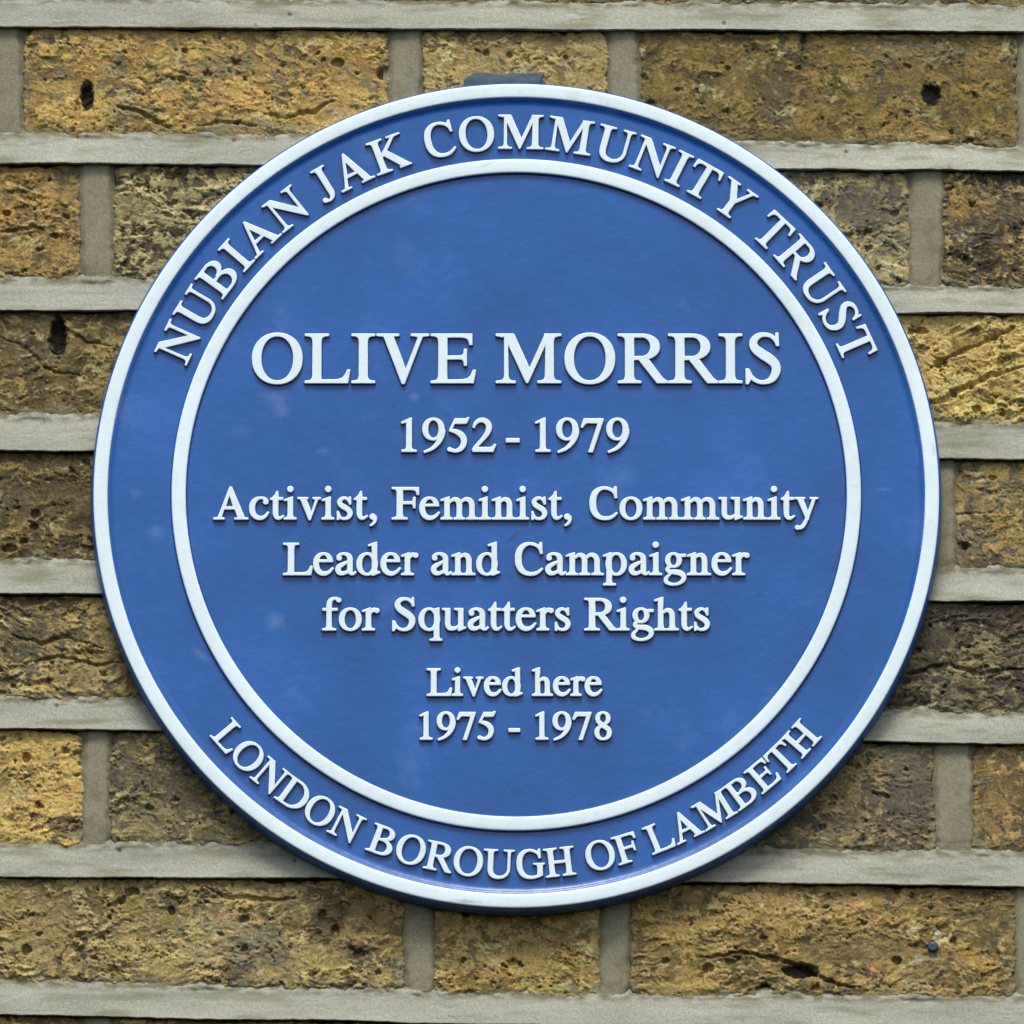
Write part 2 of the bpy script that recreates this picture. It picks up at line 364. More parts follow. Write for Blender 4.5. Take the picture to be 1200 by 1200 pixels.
def area2(p):
    p = np.asarray(p); x, y = p[:, 0], p[:, 1]
    return float(np.dot(x, np.roll(y, -1)) - np.dot(y, np.roll(x, -1)))
def glyph_loops(ch):
    """union of a glyph's pieces -> closed outlines (outer ones anticlockwise, counters clockwise)"""
    vs, fs, polys = [], [], []
    for poly in G[ch][1]:
        q = [p for i, p in enumerate(poly) if math.hypot(p[0] - poly[i - 1][0], p[1] - poly[i - 1][1]) > 0.3]
        if len(q) < 3 or abs(area2(q)) < 2: continue
        if area2(q) < 0: q = q[::-1]
        fs.append(list(range(len(vs), len(vs) + len(q)))); vs += [Vector((x, y)) for x, y in q]; polys.append(np.array(q, float))
    ov, oe, of, _, _, fid = delaunay_2d_cdt(vs, [], fs, 0, 0.05, True)
    tris = []
    for f in of:                      # keep the triangles that lie in at least one piece
        c = sum((ov[i] for i in f), Vector((0, 0))) / len(f)
        for q in polys:
            x0, y0 = q[:, 0], q[:, 1]; x1, y1 = np.roll(x0, -1), np.roll(y0, -1)
            cond = (y0 > c.y) != (y1 > c.y)
            if cond.any() and (np.count_nonzero(c.x < (x1[cond] - x0[cond]) * (c.y - y0[cond]) / (y1[cond] - y0[cond]) + x0[cond]) & 1):
                tris.append(f); break
    half = {}
    for f in tris:
        f = list(f)
        if area2([ov[i] for i in f]) < 0: f = f[::-1]
        for i in range(len(f)): half[(f[i - 1], f[i])] = 1
    bd = {}
    for (a, b) in half:
        if (b, a) not in half: bd.setdefault(a, []).append(b)
    loops = []
    while bd:
        a = next(iter(bd)); lp = [a]; cur = a; prev = None
        while True:
            nx = bd[cur]
            if len(nx) > 1 and prev is not None:
                d0 = ov[cur] - ov[prev]
                def turn(b):
                    d1 = ov[b] - ov[cur]; return math.atan2(d0.x * d1.y - d0.y * d1.x, d0.dot(d1))
                nx.sort(key=turn); b = nx.pop()
            else: b = nx.pop()
            if not nx: del bd[cur]
            prev, cur = cur, b
            if cur == a: break
            lp.append(cur)
            if cur not in bd: break
        pts = np.array([ov[i] for i in lp])
        if len(pts) > 2 and abs(area2(pts)) > 300: loops.append(pts)
    return loops
def clean(p, tol):
    """drop needle points closer than tol and nearly straight ones"""
    keep = [p[0]]
    for q in p[1:]:
        if np.hypot(*(q - keep[-1])) > tol: keep.append(q)
    if np.hypot(*(keep[0] - keep[-1])) < tol: keep.pop()
    return np.array(keep)
def normals(p):
    d = np.roll(p, -1, 0) - p; d /= np.maximum(np.hypot(d[:, 0], d[:, 1]), 1e-9)[:, None]
    n1 = np.stack([d[:, 1], -d[:, 0]], 1); n0 = np.roll(n1, 1, 0)
    m = n0 + n1; L = np.maximum((m * m).sum(1), 0.9)[:, None]
    return n0, n1, m * 2 / L
def offset_round(p, r):
    n0, n1, m = normals(p); out = []
    for i in range(len(p)):
        cross = n0[i][0] * n1[i][1] - n0[i][1] * n1[i][0]; dot = float(n0[i] @ n1[i])
        ang = math.atan2(cross, dot)
        if ang > 0.5:
            k = 2 if ang < 1.2 else 3
            for j in range(k + 1):
                a = ang * j / k; c, s = math.cos(a), math.sin(a)
                out.append(p[i] + r * np.array([n0[i][0] * c - n0[i][1] * s, n0[i][0] * s + n0[i][1] * c]))
        else: out.append(p[i] + r * m[i])
    return np.array(out)
_loops, _gm = {}, {}
def glyph_mesh(ch, em, bold, relief, drop=0.0006):
    """a raised letter: white face and shoulder, blue flank; em, bold, relief in metres"""
    key = (ch, round(em, 6), round(bold, 6))
    if key in _gm: return _gm[key]
    if ch not in _loops: _loops[ch] = glyph_loops(ch)
    k = em / 1000.0
    verts, faces, mats = [], [], []
    flat = []
    for lp in _loops[ch]:
        p = clean(lp, 3.0) * k
        p = offset_round(p, bold)
        p = clean(p, 0.00004)
        if len(p) < 3: continue
        _, _, m = normals(p)
        b = 0.00032
        rows = [(p + m * 0.0007, 0.0 - drop), (p + m * 0.00016, -(-relief) * 0.55), (p + m * 0.00010, relief * 0.80), (p - m * 0.00006, relief * 0.93), (p - m * b, relief)]
        base = len(verts); n = len(p)
        for q, h in rows: verts += [(x, -h, z) for x, z in q]
        for r in range(len(rows) - 1):
            for i in range(n):
                j = (i + 1) % n; o = base + r * n
                faces.append((o + i, o + j, o + n + j, o + n + i)); mats.append(1 if r < 2 else 0)
        flat.append((rows[-1][0], base + (len(rows) - 1) * n))
    vs, es, idx = [], [], []
    for q, b0 in flat:
        s = len(vs)
        vs += [Vector((x * 1000, y * 1000)) for x, y in q]; idx += list(range(b0, b0 + len(q)))
        es += [(s + i, s + (i + 1) % len(q)) for i in range(len(q))]
    ov, oe, of, oid, _, _ = delaunay_2d_cdt(vs, es, [], 1, 1e-5, True)
    mp = []
    for i, v in enumerate(ov):
        if oid[i]: mp.append(idx[oid[i][0]])
        else: verts.append((v.x / 1000, -relief, v.y / 1000)); mp.append(len(verts) - 1)
    for f in of:
        c = sum((ov[i] for i in f), Vector((0, 0))) / len(f)
        w = 0
        for q, _ in flat:
            x0, y0 = q[:, 0] * 1000 - c.x, q[:, 1] * 1000 - c.y
            x1, y1 = np.roll(x0, -1), np.roll(y0, -1)
            w += np.arctan2(x0 * y1 - y0 * x1, x0 * x1 + y0 * y1).sum() / (2 * math.pi)
        if w > 0.5:
            f = list(f)
            if area2([ov[i] for i in f]) < 0: f = f[::-1]
            faces.append(tuple(mp[i] for i in f)); mats.append(0)
    me = bpy.data.meshes.new('letter')
    me.from_pydata(verts, [], faces)
    me.materials.append(M_WHITE); me.materials.append(M_BLUE)
    me.polygons.foreach_set('material_index', mats)
    me.polygons.foreach_set('use_smooth', [len(f) == 4 for f in faces])
    me.update()
    _gm[key] = me
    return me
# ------------------------------------------------------------------ brick wall
def at_np(px, py, h):
    """photo pixel grid on the wall plane -> 3D, pushed out of the wall by h metres"""
    dx = px - PCX; dy = PCY - py
    vy = _f.y * FPX + _u.y * dy; vz = _f.z * FPX + _u.z * dy
    t = (0.0 - cam_loc.y) / vy
    return np.stack([dx * t, -h, cam_loc.z + vz * t], -1)

# bed joints: (top edge, lower lip) at x = 0, 600, 1200
BEDS = [((-2, 33), (4, 36), (8, 39)), ((157, 193), (163, 197), (174, 202)), ((328, 365), (332, 367), (340, 369)), ((488, 529), (493, 534), (499, 540)),
        ((657, 697), (662, 701), (669, 706)), ((819, 855), (828, 864), (838, 873)), ((990, 1029), (993, 1032), (1001, 1040)), ((1151, 1190), (1166, 1202), (1170, 1210))]
def bed_y(i, x):
    if i < 0: o, b = -165.0 * -i, 0
    elif i >= len(BEDS): o, b = 165.0 * (i - len(BEDS) + 1), len(BEDS) - 1
    else: o, b = 0.0, i
    sgn = -1 if i < 0 else 1
    xs = [0, 600, 1200]
    def ex(v):
        y = np.interp(x, xs, v)
        return y + np.where(x < 0, (v[1] - v[0]) / 600 * x, 0) + np.where(x > 1200, (v[2] - v[1]) / 600 * (x - 1200), 0)
    return ex([k[0] for k in BEDS[b]]) + (o if sgn > 0 else -abs(o)), ex([k[1] for k in BEDS[b]]) + (o if sgn > 0 else -abs(o))

OCHRE, CREAM, OLIVE, BROWN = (190, 150, 82), (208, 186, 128), (132, 108, 60), (108, 88, 58)
GREYP, DARK, ORANGE, GREYB, YELL = (104, 94, 88), (66, 56, 50), (176, 130, 64), (128, 118, 92), (214, 172, 92)
# course, x0, x1, main, alt, crust colour, crust amount, dark colour, dark amount, crease amount, roughness
BR = [
    (0, -335, 97, OLIVE, BROWN, OCHRE, .3, GREYP, .3, .3, 1), (0, 130, 345, OCHRE, OLIVE, CREAM, .3, DARK, .3, .3, 1), (0, 378, 812, BROWN, OLIVE, OCHRE, .35, DARK, .4, .3, 1),
    (0, 845, 1065, BROWN, GREYP, CREAM, .2, DARK, .4, .3, 1), (0, 1098, 1530, OLIVE, BROWN, OCHRE, .3, DARK, .3, .3, 1),
    (1, -222, -8, BROWN, OLIVE, OCHRE, .3, GREYP, .3, .3, 1), (1, 25, 457, (182, 146, 84), ORANGE, YELL, .42, GREYB, .38, .75, 1.15), (1, 493, 714, (170, 136, 78), GREYB, (200, 168, 104), .42, OLIVE, .42, .3, 1.1),
    (1, 748, 1194, (128, 106, 56), (146, 120, 62), (160, 128, 66), .3, (92, 80, 52), .45, .3, .8), (1, 1226, 1440, OLIVE, BROWN, OCHRE, .3, GREYP, .3, .3, 1),
    (2, -120, 96, (158, 124, 70), ORANGE, OCHRE, .45, (112, 92, 68), .45, .6, 1.1), (2, 131, 565, (98, 80, 56), BROWN, CREAM, .46, DARK, .42, 1.0, 1.3),
    (2, 850, 1067, (160, 138, 92), GREYB, CREAM, .4, GREYP, .55, .5, 1.1), (2, 1104, 1535, BROWN, GREYP, (196, 160, 90), .3, DARK, .45, .5, 1.3),
    (3, -200, 232, (126, 102, 60), BROWN, (176, 148, 84), .25, (84, 72, 50), .45, .8, .9), (3, 1000, 1435, YELL, ORANGE, (222, 190, 112), .5, OLIVE, .3, 1.3, 1.5),
    (4, -320, 118, (104, 86, 54), OLIVE, (170, 142, 84), .18, (78, 64, 48), .5, .4, 1.1), (4, 1119, 1335, (138, 118, 78), GREYB, OCHRE, .35, GREYP, .45, .4, 1),
    (5, -200, 232, (142, 118, 72), OLIVE, (192, 160, 96), .4, GREYP, .5, 1.5, 1.4), (5, 1000, 1435, (92, 82, 68), GREYP, (160, 140, 96), .26, (58, 52, 50), .55, 1.2, 1.2),
    (6, -120, 98, YELL, OCHRE, (226, 186, 104), .5, GREYP, .16, .5, 1.3), (6, 127, 565, (124, 108, 76), GREYB, (184, 158, 100), .3, GREYP, .45, .5, 1.4),
    (6, 880, 1097, (116, 104, 88), BROWN, (178, 152, 100), .28, GREYP, .55, .5, 1.0), (6, 1139, 1570, (128, 104, 62), OLIVE, OCHRE, .28, GREYP, .35, .4, .9),
    (7, -270, -52, OCHRE, OLIVE, CREAM, .3, GREYP, .3, .3, 1), (7, -20, 475, (152, 128, 80), OLIVE, (204, 172, 108), .38, (106, 94, 80), .45, .9, 1.2),
    (7, 508, 704, (156, 126, 68), ORANGE, (196, 166, 96), .42, OLIVE, .4, .6, 1.3), (7, 737, 1191, (150, 122, 70), OLIVE, (198, 158, 90), .38, (106, 90, 58), .42, .8, 1.1),
    (7, 1223, 1440, OLIVE, BROWN, OCHRE, .3, GREYP, .3, .3, 1),
    (8, -120, 97, BROWN, OLIVE, OCHRE, .3, GREYP, .3, .3, 1), (8, 130, 565, OLIVE, BROWN, OCHRE, .3, GREYP, .3, .3, 1), (8, 598, 815, BROWN, GREYP, OCHRE, .3, GREYP, .3, .3, 1),
    (8, 850, 1068, OCHRE, OLIVE, CREAM, .3, GREYP, .3, .3, 1), (8, 1100, 1530, OLIVE, BROWN, OCHRE, .3, GREYP, .3, .3, 1)]
HOLES = [(102, 112, 8, 17, 6), (104, 123, 6, 6, 5), (91, 130, 3, 14, 2.5), (68, 394, 10, 24, 6), (213, 93, 5, 4, 3), (396, 74, 8, 5, 3), (449, 86, 7, 8, 5), (1091, 111, 11, 13, 3.2),
         (941, 46, 4, 6, 3), (853, 80, 3, 3, 2), (936, 80, 4, 3, 2), (1049, 250, 5, 4, 2.5), (1133, 306, 6, 5, 4), (1103, 425, 8, 6, 4), (1145, 480, 6, 5, 3.5), (1128, 640, 8, 5, 4), (1163, 560, 5, 3, 2),
         (31, 888, 5, 6, 4), (31, 1113, 6, 6, 4), (201, 1068, 4, 6, 3), (155, 1045, 9, 5, 2.5), (830, 1135, 7, 6, 3.5), (895, 1160, 10, 8, 5), (938, 1138, 22, 9, 4.5), (964, 969, 4, 4, 3), (1033, 932, 9, 3, 2.5),
         (127, 877, 5, 8, 3), (12, 643, 9, 5, 3), (42, 603, 6, 6, 3), (40, 617, 5, 4, 3), (600, 1128, 6, 5, 3), (1051, 1126, 6, 5, 3), (1108, 640, 3, 2, 2), (1080, 388, 8, 4, 3), (1165, 395, 5, 4, 3), (8, 250, 5, 3, 3),
         (570, 62, 4, 4, 2.5), (597, 64, 4, 4, 2.5), (663, 67, 3, 3, 2), (1186, 56, 4, 7, 2), (640, 70, 2.5, 2.5, 2), (378, 1074, 5, 9, 2.5), (393, 1092, 5, 10, 3), (404, 1060, 7, 4, 2.5), (421, 1118, 7, 6, 2)]
CRACKS = [([(138, 125), (160, 131), (182, 142), (200, 150)], 3.5, 3), ([(335, 138), (350, 134), (368, 130), (378, 124), (392, 118)], 3, 3), ([(0, 272), (20, 270), (38, 266), (52, 268)], 2.8, 2.5),
          ([(232, 147), (260, 143), (300, 148)], 2.4, 1.5), ([(125, 1062), (140, 1056), (155, 1046)], 4, 2.5), ([(240, 1040), (262, 1050), (300, 1054), (345, 1052)], 3.5, 2.2), ([(820, 1122), (870, 1116), (915, 1124), (950, 1140), (985, 1155), (1010, 1158)], 3.2, 3),
          ([(1075, 480), (1100, 470), (1130, 455), (1165, 440), (1200, 430)], 4, 3), ([(1090, 430), (1120, 415), (1150, 402), (1190, 385)], 3, 2.4), ([(15, 745), (50, 755), (80, 745), (120, 760)], 3, 2.2), ([(30, 778), (70, 768), (110, 780), (150, 775)], 3, 2.2),
          ([(1060, 790), (1110, 778), (1150, 790), (1200, 782)], 3.5, 2.6), ([(60, 352), (75, 385), (100, 400), (140, 408)], 2.4, 1.4), ([(0, 395), (30, 408), (60, 436), (90, 440)], 2.2, 1.2), ([(1108, 604), (1140, 601), (1164, 602)], 1.6, 1.0)]
# stains and burnt patches that belong to the bricks: x, y, rx, ry, colour, strength
PATCH = [(270, 78, 32, 14, GREYB, .7), (330, 112, 14, 12, (140, 124, 96), .8), (190, 95, 26, 9, GREYB, .6), (160, 130, 34, 9, (136, 128, 98), .75), (300, 148, 60, 7, (140, 132, 104), .7),
         (1000, 240, 24, 24, GREYP, .85), (1035, 262, 22, 38, (112, 104, 94), .7), (1125, 245, 12, 14, ORANGE, .9), (1185, 240, 26, 20, GREYP, .6), (1075, 60, 60, 14, (130, 120, 98), .55), (1085, 160, 30, 9, (186, 148, 86), .8),
         (1091, 111, 12, 14, (52, 54, 58), .95), (80, 968, 26, 14, (74, 62, 54), .95), (62, 890, 12, 8, GREYP, .6), (190, 930, 55, 40, (118, 106, 84), .7), (250, 900, 20, 12, (120, 84, 50), .6),
         (300, 1110, 44, 30, (104, 96, 92), .75), (275, 1080, 34, 14, (186, 146, 96), .7), (262, 1100, 12, 12, (176, 132, 80), .4), (40, 1080, 50, 46, (172, 142, 86), .6), (150, 1060, 20, 14, (168, 140, 70), .5), (410, 1085, 60, 40, (122, 98, 60), .6),
         (1070, 920, 34, 46, (100, 90, 84), .8), (1050, 880, 26, 10, (150, 140, 118), .7), (985, 930, 20, 30, (158, 134, 88), .5), (1165, 552, 20, 12, (208, 168, 86), .8), (1140, 630, 24, 24, (128, 114, 96), .6), (1150, 700, 40, 30, (84, 76, 74), .6), (1185, 725, 30, 22, (104, 76, 72), .7),
         (545, 1058, 30, 14, (120, 108, 84), .5), (570, 1140, 30, 10, (170, 120, 66), .7), (885, 1060, 46, 16, (190, 150, 92), .6), (1005, 1100, 60, 30, (136, 114, 70), .6), (1100, 1140, 40, 14, (112, 100, 74), .5), (1140, 1130, 26, 14, (198, 152, 72), .6), (1015, 1072, 40, 20, (196, 152, 88), .6), (1098, 1095, 4, 10, (178, 176, 158), .9), (1076, 1122, 5, 7, (170, 168, 150), .8), (1095, 1122, 9, 4, (150, 146, 128), .6), (388, 1080, 18, 26, (72, 58, 50), .8), (420, 1115, 16, 14, (84, 72, 58), .7), (458, 1070, 30, 3, (190, 150, 76), .0), (440, 1098, 30, 3, (196, 158, 84), .8), (450, 1075, 10, 8, (180, 138, 66), .7), (250, 1102, 70, 30, (190, 176, 130), .35), (470, 1140, 7, 12, (142, 146, 126), .9),
         (10, 545, 12, 5, (176, 148, 84), .8), (60, 575, 50, 34, (106, 88, 56), .6), (1075, 750, 30, 40, (96, 88, 72), .5), (15, 60, 20, 60, (140, 130, 96), .4)]

def px_lines(a, b, fine=1.15):
    pts = []; x = a
    while x < b:
        pts.append(x); x += fine if -8 <= x <= 1208 else (2.5 if -30 <= x <= 1230 else 6)
    pts.append(b)
    return np.array(pts)
def drop_hidden(X, Y, quads, extra=0):
    """leave out the faces lying behind the plaque, whose back covers them"""
    c = ((X.ravel()[quads].mean(1) - 605) / 468) ** 2 + ((Y.ravel()[quads].mean(1) - 583) / 455) ** 2
    return quads[c > 1]
def compact(co, quads, cols):
    used = np.unique(quads); remap = np.full(len(co), -1); remap[used] = np.arange(len(used))
    return co[used], remap[quads], (cols[used] if cols is not None else None)
def grid_quads(nr, nc):
    i = np.arange((nr - 1) * (nc - 1)); r = i // (nc - 1); c = i % (nc - 1); a = r * nc + c
    return np.stack([a, a + nc, a + nc + 1, a + 1], 1)      # rows run downwards, columns to the right
def seg_dist(X, Y, pts):
    best = np.full(X.shape, 1e9); al = np.zeros(X.shape)
    for k in range(len(pts) - 1):
        (ax, ay), (bx, by) = pts[k], pts[k + 1]
        L2 = (bx - ax) ** 2 + (by - ay) ** 2
        t = np.clip(((X - ax) * (bx - ax) + (Y - ay) * (by - ay)) / L2, 0, 1)
        d = np.hypot(X - ax - t * (bx - ax), Y - ay - t * (by - ay))
        m = d < best; best = np.where(m, d, best); al = np.where(m, (k + t) / (len(pts) - 1), al)
    return best, al

wall = empty('brick_wall', (0, 0, at(600, 1200)[1]))
describe(wall, 'weathered yellow-brown stock brick wall with grey struck mortar joints behind the round plaque', 'brick wall')
wall_off = Vector(wall.location)

def mute(c):
    c = lin(c); g = float(c @ np.array([.3, .59, .11]))
    return g + (c - g) * 0.88
def build_brick(k, spec):
    ci, x0, x1, main, alt, crust, crust_amt, dark, dark_amt, crease, rough = spec
    if (ci in (3, 4, 5) and x0 < 605 < x1): return
    sd = 1000 + k * 53
    xs = px_lines(x0 - 4, x1 + 4)
    ymid_t = bed_y(ci - 1, np.array([(x0 + x1) / 2.0]))[1][0]; ymid_b = bed_y(ci, np.array([(x0 + x1) / 2.0]))[0][0]
    ys = px_lines(ymid_t - 5, ymid_b + 6)
    T = (ys - ys[0]) / (ys[-1] - ys[0])
    X = np.repeat(xs[None, :], len(ys), 0)
    top = bed_y(ci - 1, xs)[1] - 5; bot = bed_y(ci, xs)[0] + 6
    Y = top[None, :] + T[:, None] * (bot - top)[None, :]
    # distance inwards from the brick's own rounded, chipped outline
    hx = (x1 - x0) / 2.0; hy = ((bot - top)[None, :]) / 2.0 - 3
    qx = np.abs(X - (x0 + x1) / 2.0) - hx + 15; qy = np.abs(Y - (top + bot)[None, :] / 2) - hy + 15
    d = -(np.hypot(np.maximum(qx, 0), np.maximum(qy, 0)) + np.minimum(np.maximum(qx, qy), 0) - 15)
    d = d + 4.6 * fbm(X / 16, Y / 16, sd + 5, 4) + 4.5 * fbm(X / 60, Y / 60, sd + 6, 2)
    d = d - 7 * sstep(0.35, 0.7, fbm(X / 26, Y / 26, sd + 8, 3)) * sstep(14, 2, d)
    # heights in millimetres
    wx = X + 14 * fbm(X / 50, Y / 50, sd + 11, 3); wy = Y + 14 * fbm(X / 50, Y / 50, sd + 12, 3)
    h = 0.9 * fbm(X / 110, Y / 70, sd, 3) * rough
    ang = 1.1 * (_hash(np.array([k]), np.array([3]), 9)[0] / 4294967296.0 - 0.5)
    ux = wx * math.cos(ang) + wy * math.sin(ang); uy = -wx * math.sin(ang) + wy * math.cos(ang)
    rg = ridged(ux / 62, uy / 17, sd + 20, 3)
    where = sstep(-0.15, 0.35, fbm(X / 70, Y / 50, sd + 23, 2))
    rm = 0.35 + 1.25 * sstep(-0.28, 0.30, fbm(X / 75, Y / 38, sd + 25, 4, 0.6))      # smooth skin here, torn and rough there
    h += crease * where * (0.95 * (sstep(0.35, 0.98, rg) - 0.4))
    h += 0.46 * rough * rm * fbm(wx / 18, wy / 14, sd + 31, 4)
    n8 = fbm(wx / 13, wy / 11, sd + 41, 5, 0.62)
    big = fbm(X / 85, Y / 55, sd + 43, 2)
    cm = sstep(0.30 - crust_amt, 0.42 - crust_amt, n8 + 0.55 * big)               # sandy crust still in place
    h += 0.42 * cm * rough * rm
    h += 0.36 * rough * (0.3 + 0.7 * rm) * fbm(X / 4.2, Y / 3.8, sd + 51, 3, 0.6) + 0.13 * perlin(X / 1.7, Y / 1.7, sd + 55)
    fl = fbm(wx / 30, wy / 15, sd + 58, 5, 0.58) * 5.5                                # flaking skin: little terraces
    fr = fl - np.floor(fl); lev = np.floor(fl) + sstep(0.30, 0.50, fr)
    flm = sstep(-0.2, 0.25, fbm(X / 60, Y / 45, sd + 59, 2)) * (0.35 + 0.65 * min(crease, 1.2))
    h += 0.38 * rough * rm * flm * lev
    vein = sstep(0.62, 0.93, ridged(ux / 24 + 9, uy / 8.5, sd + 36, 2)) * sstep(-0.05, 0.25, fbm(X / 50, Y / 34, sd + 38, 3)) * min(0.35 + 0.65 * crease, 1)
    h += 0.40 * vein
    # pores
    pore = np.zeros(X.shape)
    jx = X + 5 * fbm(X / 7, Y / 7, sd + 63, 3, .6); jy = Y + 5 * fbm(X / 7, Y / 7, sd + 64, 3, .6)
    for sc, dep, th, s2 in ((11, 1.1, .66, 61), (26, 1.8, .86, 67), (6, .6, .6, 71)):
        w, rid = worley(jx / sc, jy / (sc * .8), sd + s2)
        rad = 0.10 + 0.16 * np.clip((rid - th) / (1 - th), 0, 1)
        mk = np.where(rid > th, sstep(1.0, 0.45, w / rad), 0)
        mk = mk * sstep(0.55, 0.9, rm) if sc < 20 else mk
        h -= dep * rough * mk; pore = np.maximum(pore, mk)
    # measured holes and cracks
    hole = np.zeros(X.shape)
    for (hx_, hy_, rx, ry, dep) in HOLES:
        if hx_ < x0 - 20 or hx_ > x1 + 20: continue
        q = np.hypot((X - hx_) / rx, (Y - hy_) / ry) + 0.35 * fbm(X / 6, Y / 6, sd + 81, 3)
        m = sstep(1.12, 0.72, q); h -= dep * m; hole = np.maximum(hole, m if rx * ry > 60 else 0)
    for pts, w_, dep in CRACKS:
        if pts[0][0] > x1 + 10 or pts[-1][0] < x0 - 10: continue
        dd, al = seg_dist(X + 3.5 * fbm(X / 14, Y / 14, 5, 2), Y + 4 * fbm(X / 18, Y / 18, 6, 3), pts)
        ww = w_ * (0.35 + 1.0 * np.sin(np.pi * np.clip(al, 0.04, .96))) * (0.9 + 0.5 * fbm(X / 9, Y / 9, 7, 2))
        side = 0.5 * sstep(14, 2, dd)
        h += side * 0.7 * where
        h -= dep * sstep(1.0, 0.2, dd / ww)
    h = np.maximum(h - 6.5 * sstep(3.6, -3.0, d) - 0.8 * sstep(13, 2, d), -6.8)
    # colours of the brick, with the dark of the deeper holes painted in
    chroma = fbm(wx / 8, wy / 6, sd + 171, 4, 0.7); chroma2 = fbm(X / 22, Y / 18, sd + 173, 3)
    n30 = fbm(X / 34, Y / 26, sd + 101, 4, 0.6); n5 = fbm(wx / 5, wy / 4.5, sd + 103, 4, 0.65)
    c = mute(main)[None, None, :] * np.ones(X.shape + (1,))
    def blend(c, colr, m): return c + (mute(colr) - c) * m[..., None]
    c = blend(c, alt, 0.85 * sstep(-0.25, 0.35, n30 + 0.4 * n5))
    c = c * (1 + 0.13 * flm * (((np.floor(fl) * 0.618) % 1.0) * 2 - 1) * sstep(0.3, .5, fr))[..., None]
    dm = sstep(0.36 - dark_amt * .8, 0.52 - dark_amt * .8, fbm(wx / 30, wy / 20, sd + 111, 5, 0.62) + 0.28 * n5)
    c = blend(c, dark, 0.85 * dm * (1 - 0.45 * cm))
    gl = fbm(X / 95, Y / 60, sd + 115, 4, 0.6); c = blend(c, (104, 92, 72), 0.85 * sstep(0.02, 0.42, gl) * (1 - 0.4 * cm)); c = c * (0.97 + 0.34 * fbm(X / 48, Y / 34, sd + 117, 3)[..., None])
    c = blend(c, crust, 0.80 * cm * (0.55 + 0.45 * sstep(.5, 1.0, rm)) * (0.75 + 0.25 * (1 - dm)))
    c = blend(c, (206, 192, 142), 0.62 * sstep(0.14, 0.40, fbm(wx / 55, wy / 30, sd + 161, 4, .6)) * sstep(-0.12, 0.22, n8 + .3 * n5))      # pale weathered bloom
    c = blend(c, (74, 62, 52), 0.55 * sstep(0.20, 0.42, fbm(wx / 40, wy / 26, sd + 163, 4, .6)) * sstep(0.25, -0.15, n8))
    for (ax, ay, rx, ry, colr, stg) in PATCH:
        if ax < x0 - 40 or ax > x1 + 40: continue
        q = np.hypot((X - ax) / rx, (Y - ay) / ry) + 0.8 * fbm(X / 20, Y / 16, sd + 121, 4, 0.65)
        c = blend(c, colr, stg * sstep(1.15, 0.75, q) * (0.82 + 0.35 * n5))
    w, rid = worley(X / 7.5, Y / 7.5, sd + 131)                                        # ash and iron specks in the clay
    c = blend(c, (48, 40, 38), np.where(rid > .86, 0.75 * sstep(.10 + .3 * (rid - .86) / .14, .08, w), 0) * sstep(-.2, .2, n30))
    w, rid = worley(X / 9, Y / 9, sd + 137)
    c = blend(c, (214, 200, 160), np.where(rid > .955, 0.5 * sstep(.34, .08, w + .25 * n5), 0))
    c = blend(c, crust, 0.62 * vein)
    c = blend(c, (70, 52, 44), 0.45 * pore)
    c = blend(c, (30, 28, 30), 0.92 * hole)  # near-black painted into the larger holes for the shade inside them
    c = c * 0.84 * (1 + 0.66 * n5[..., None]) * (1 + 0.32 * perlin(X / 2.1, Y / 2.1, sd + 141)[..., None])
    # cement dust and smears where the pointing was pressed against the brick
    sm = sstep(0.02, 0.3, fbm(X / 30, Y / 9, sd + 151, 4) + 0.44 * sstep(26, 3, bot[None, :] - 6 - Y) + 0.34 * sstep(16, 2, np.minimum(X - x0, x1 - X)) + 0.10 * sstep(18, 4, d) - 0.42)
    c = blend(c, (132, 127, 100), 0.68 * sm)
    h = h * (1 - 0.4 * sm) + 0.15 * sm
    c = np.clip(c, 0.008, 0.9)
    c = c * np.stack([0.95 * (1 + 0.20 * chroma + 0.10 * chroma2), 1.0 + 0 * chroma, 0.82 * (1 - 0.50 * chroma + 0.12 * chroma2)], -1)
    cg = c @ np.array([.3, .59, .11]); c = cg[..., None] + (c - cg[..., None]) * 0.97
    co = at_np(X, Y, h * 0.001).reshape(-1, 3) - np.array(wall_off)
    q = drop_hidden(X, Y, grid_quads(*X.shape))
    if len(q) == 0: return
    co, q, cc = compact(co, q, c.reshape(-1, 3))
    link('brick', np_mesh('brick', co, q, True, cc), wall, M_BRICK)
for k, s in enumerate(BR): build_brick(k, s)

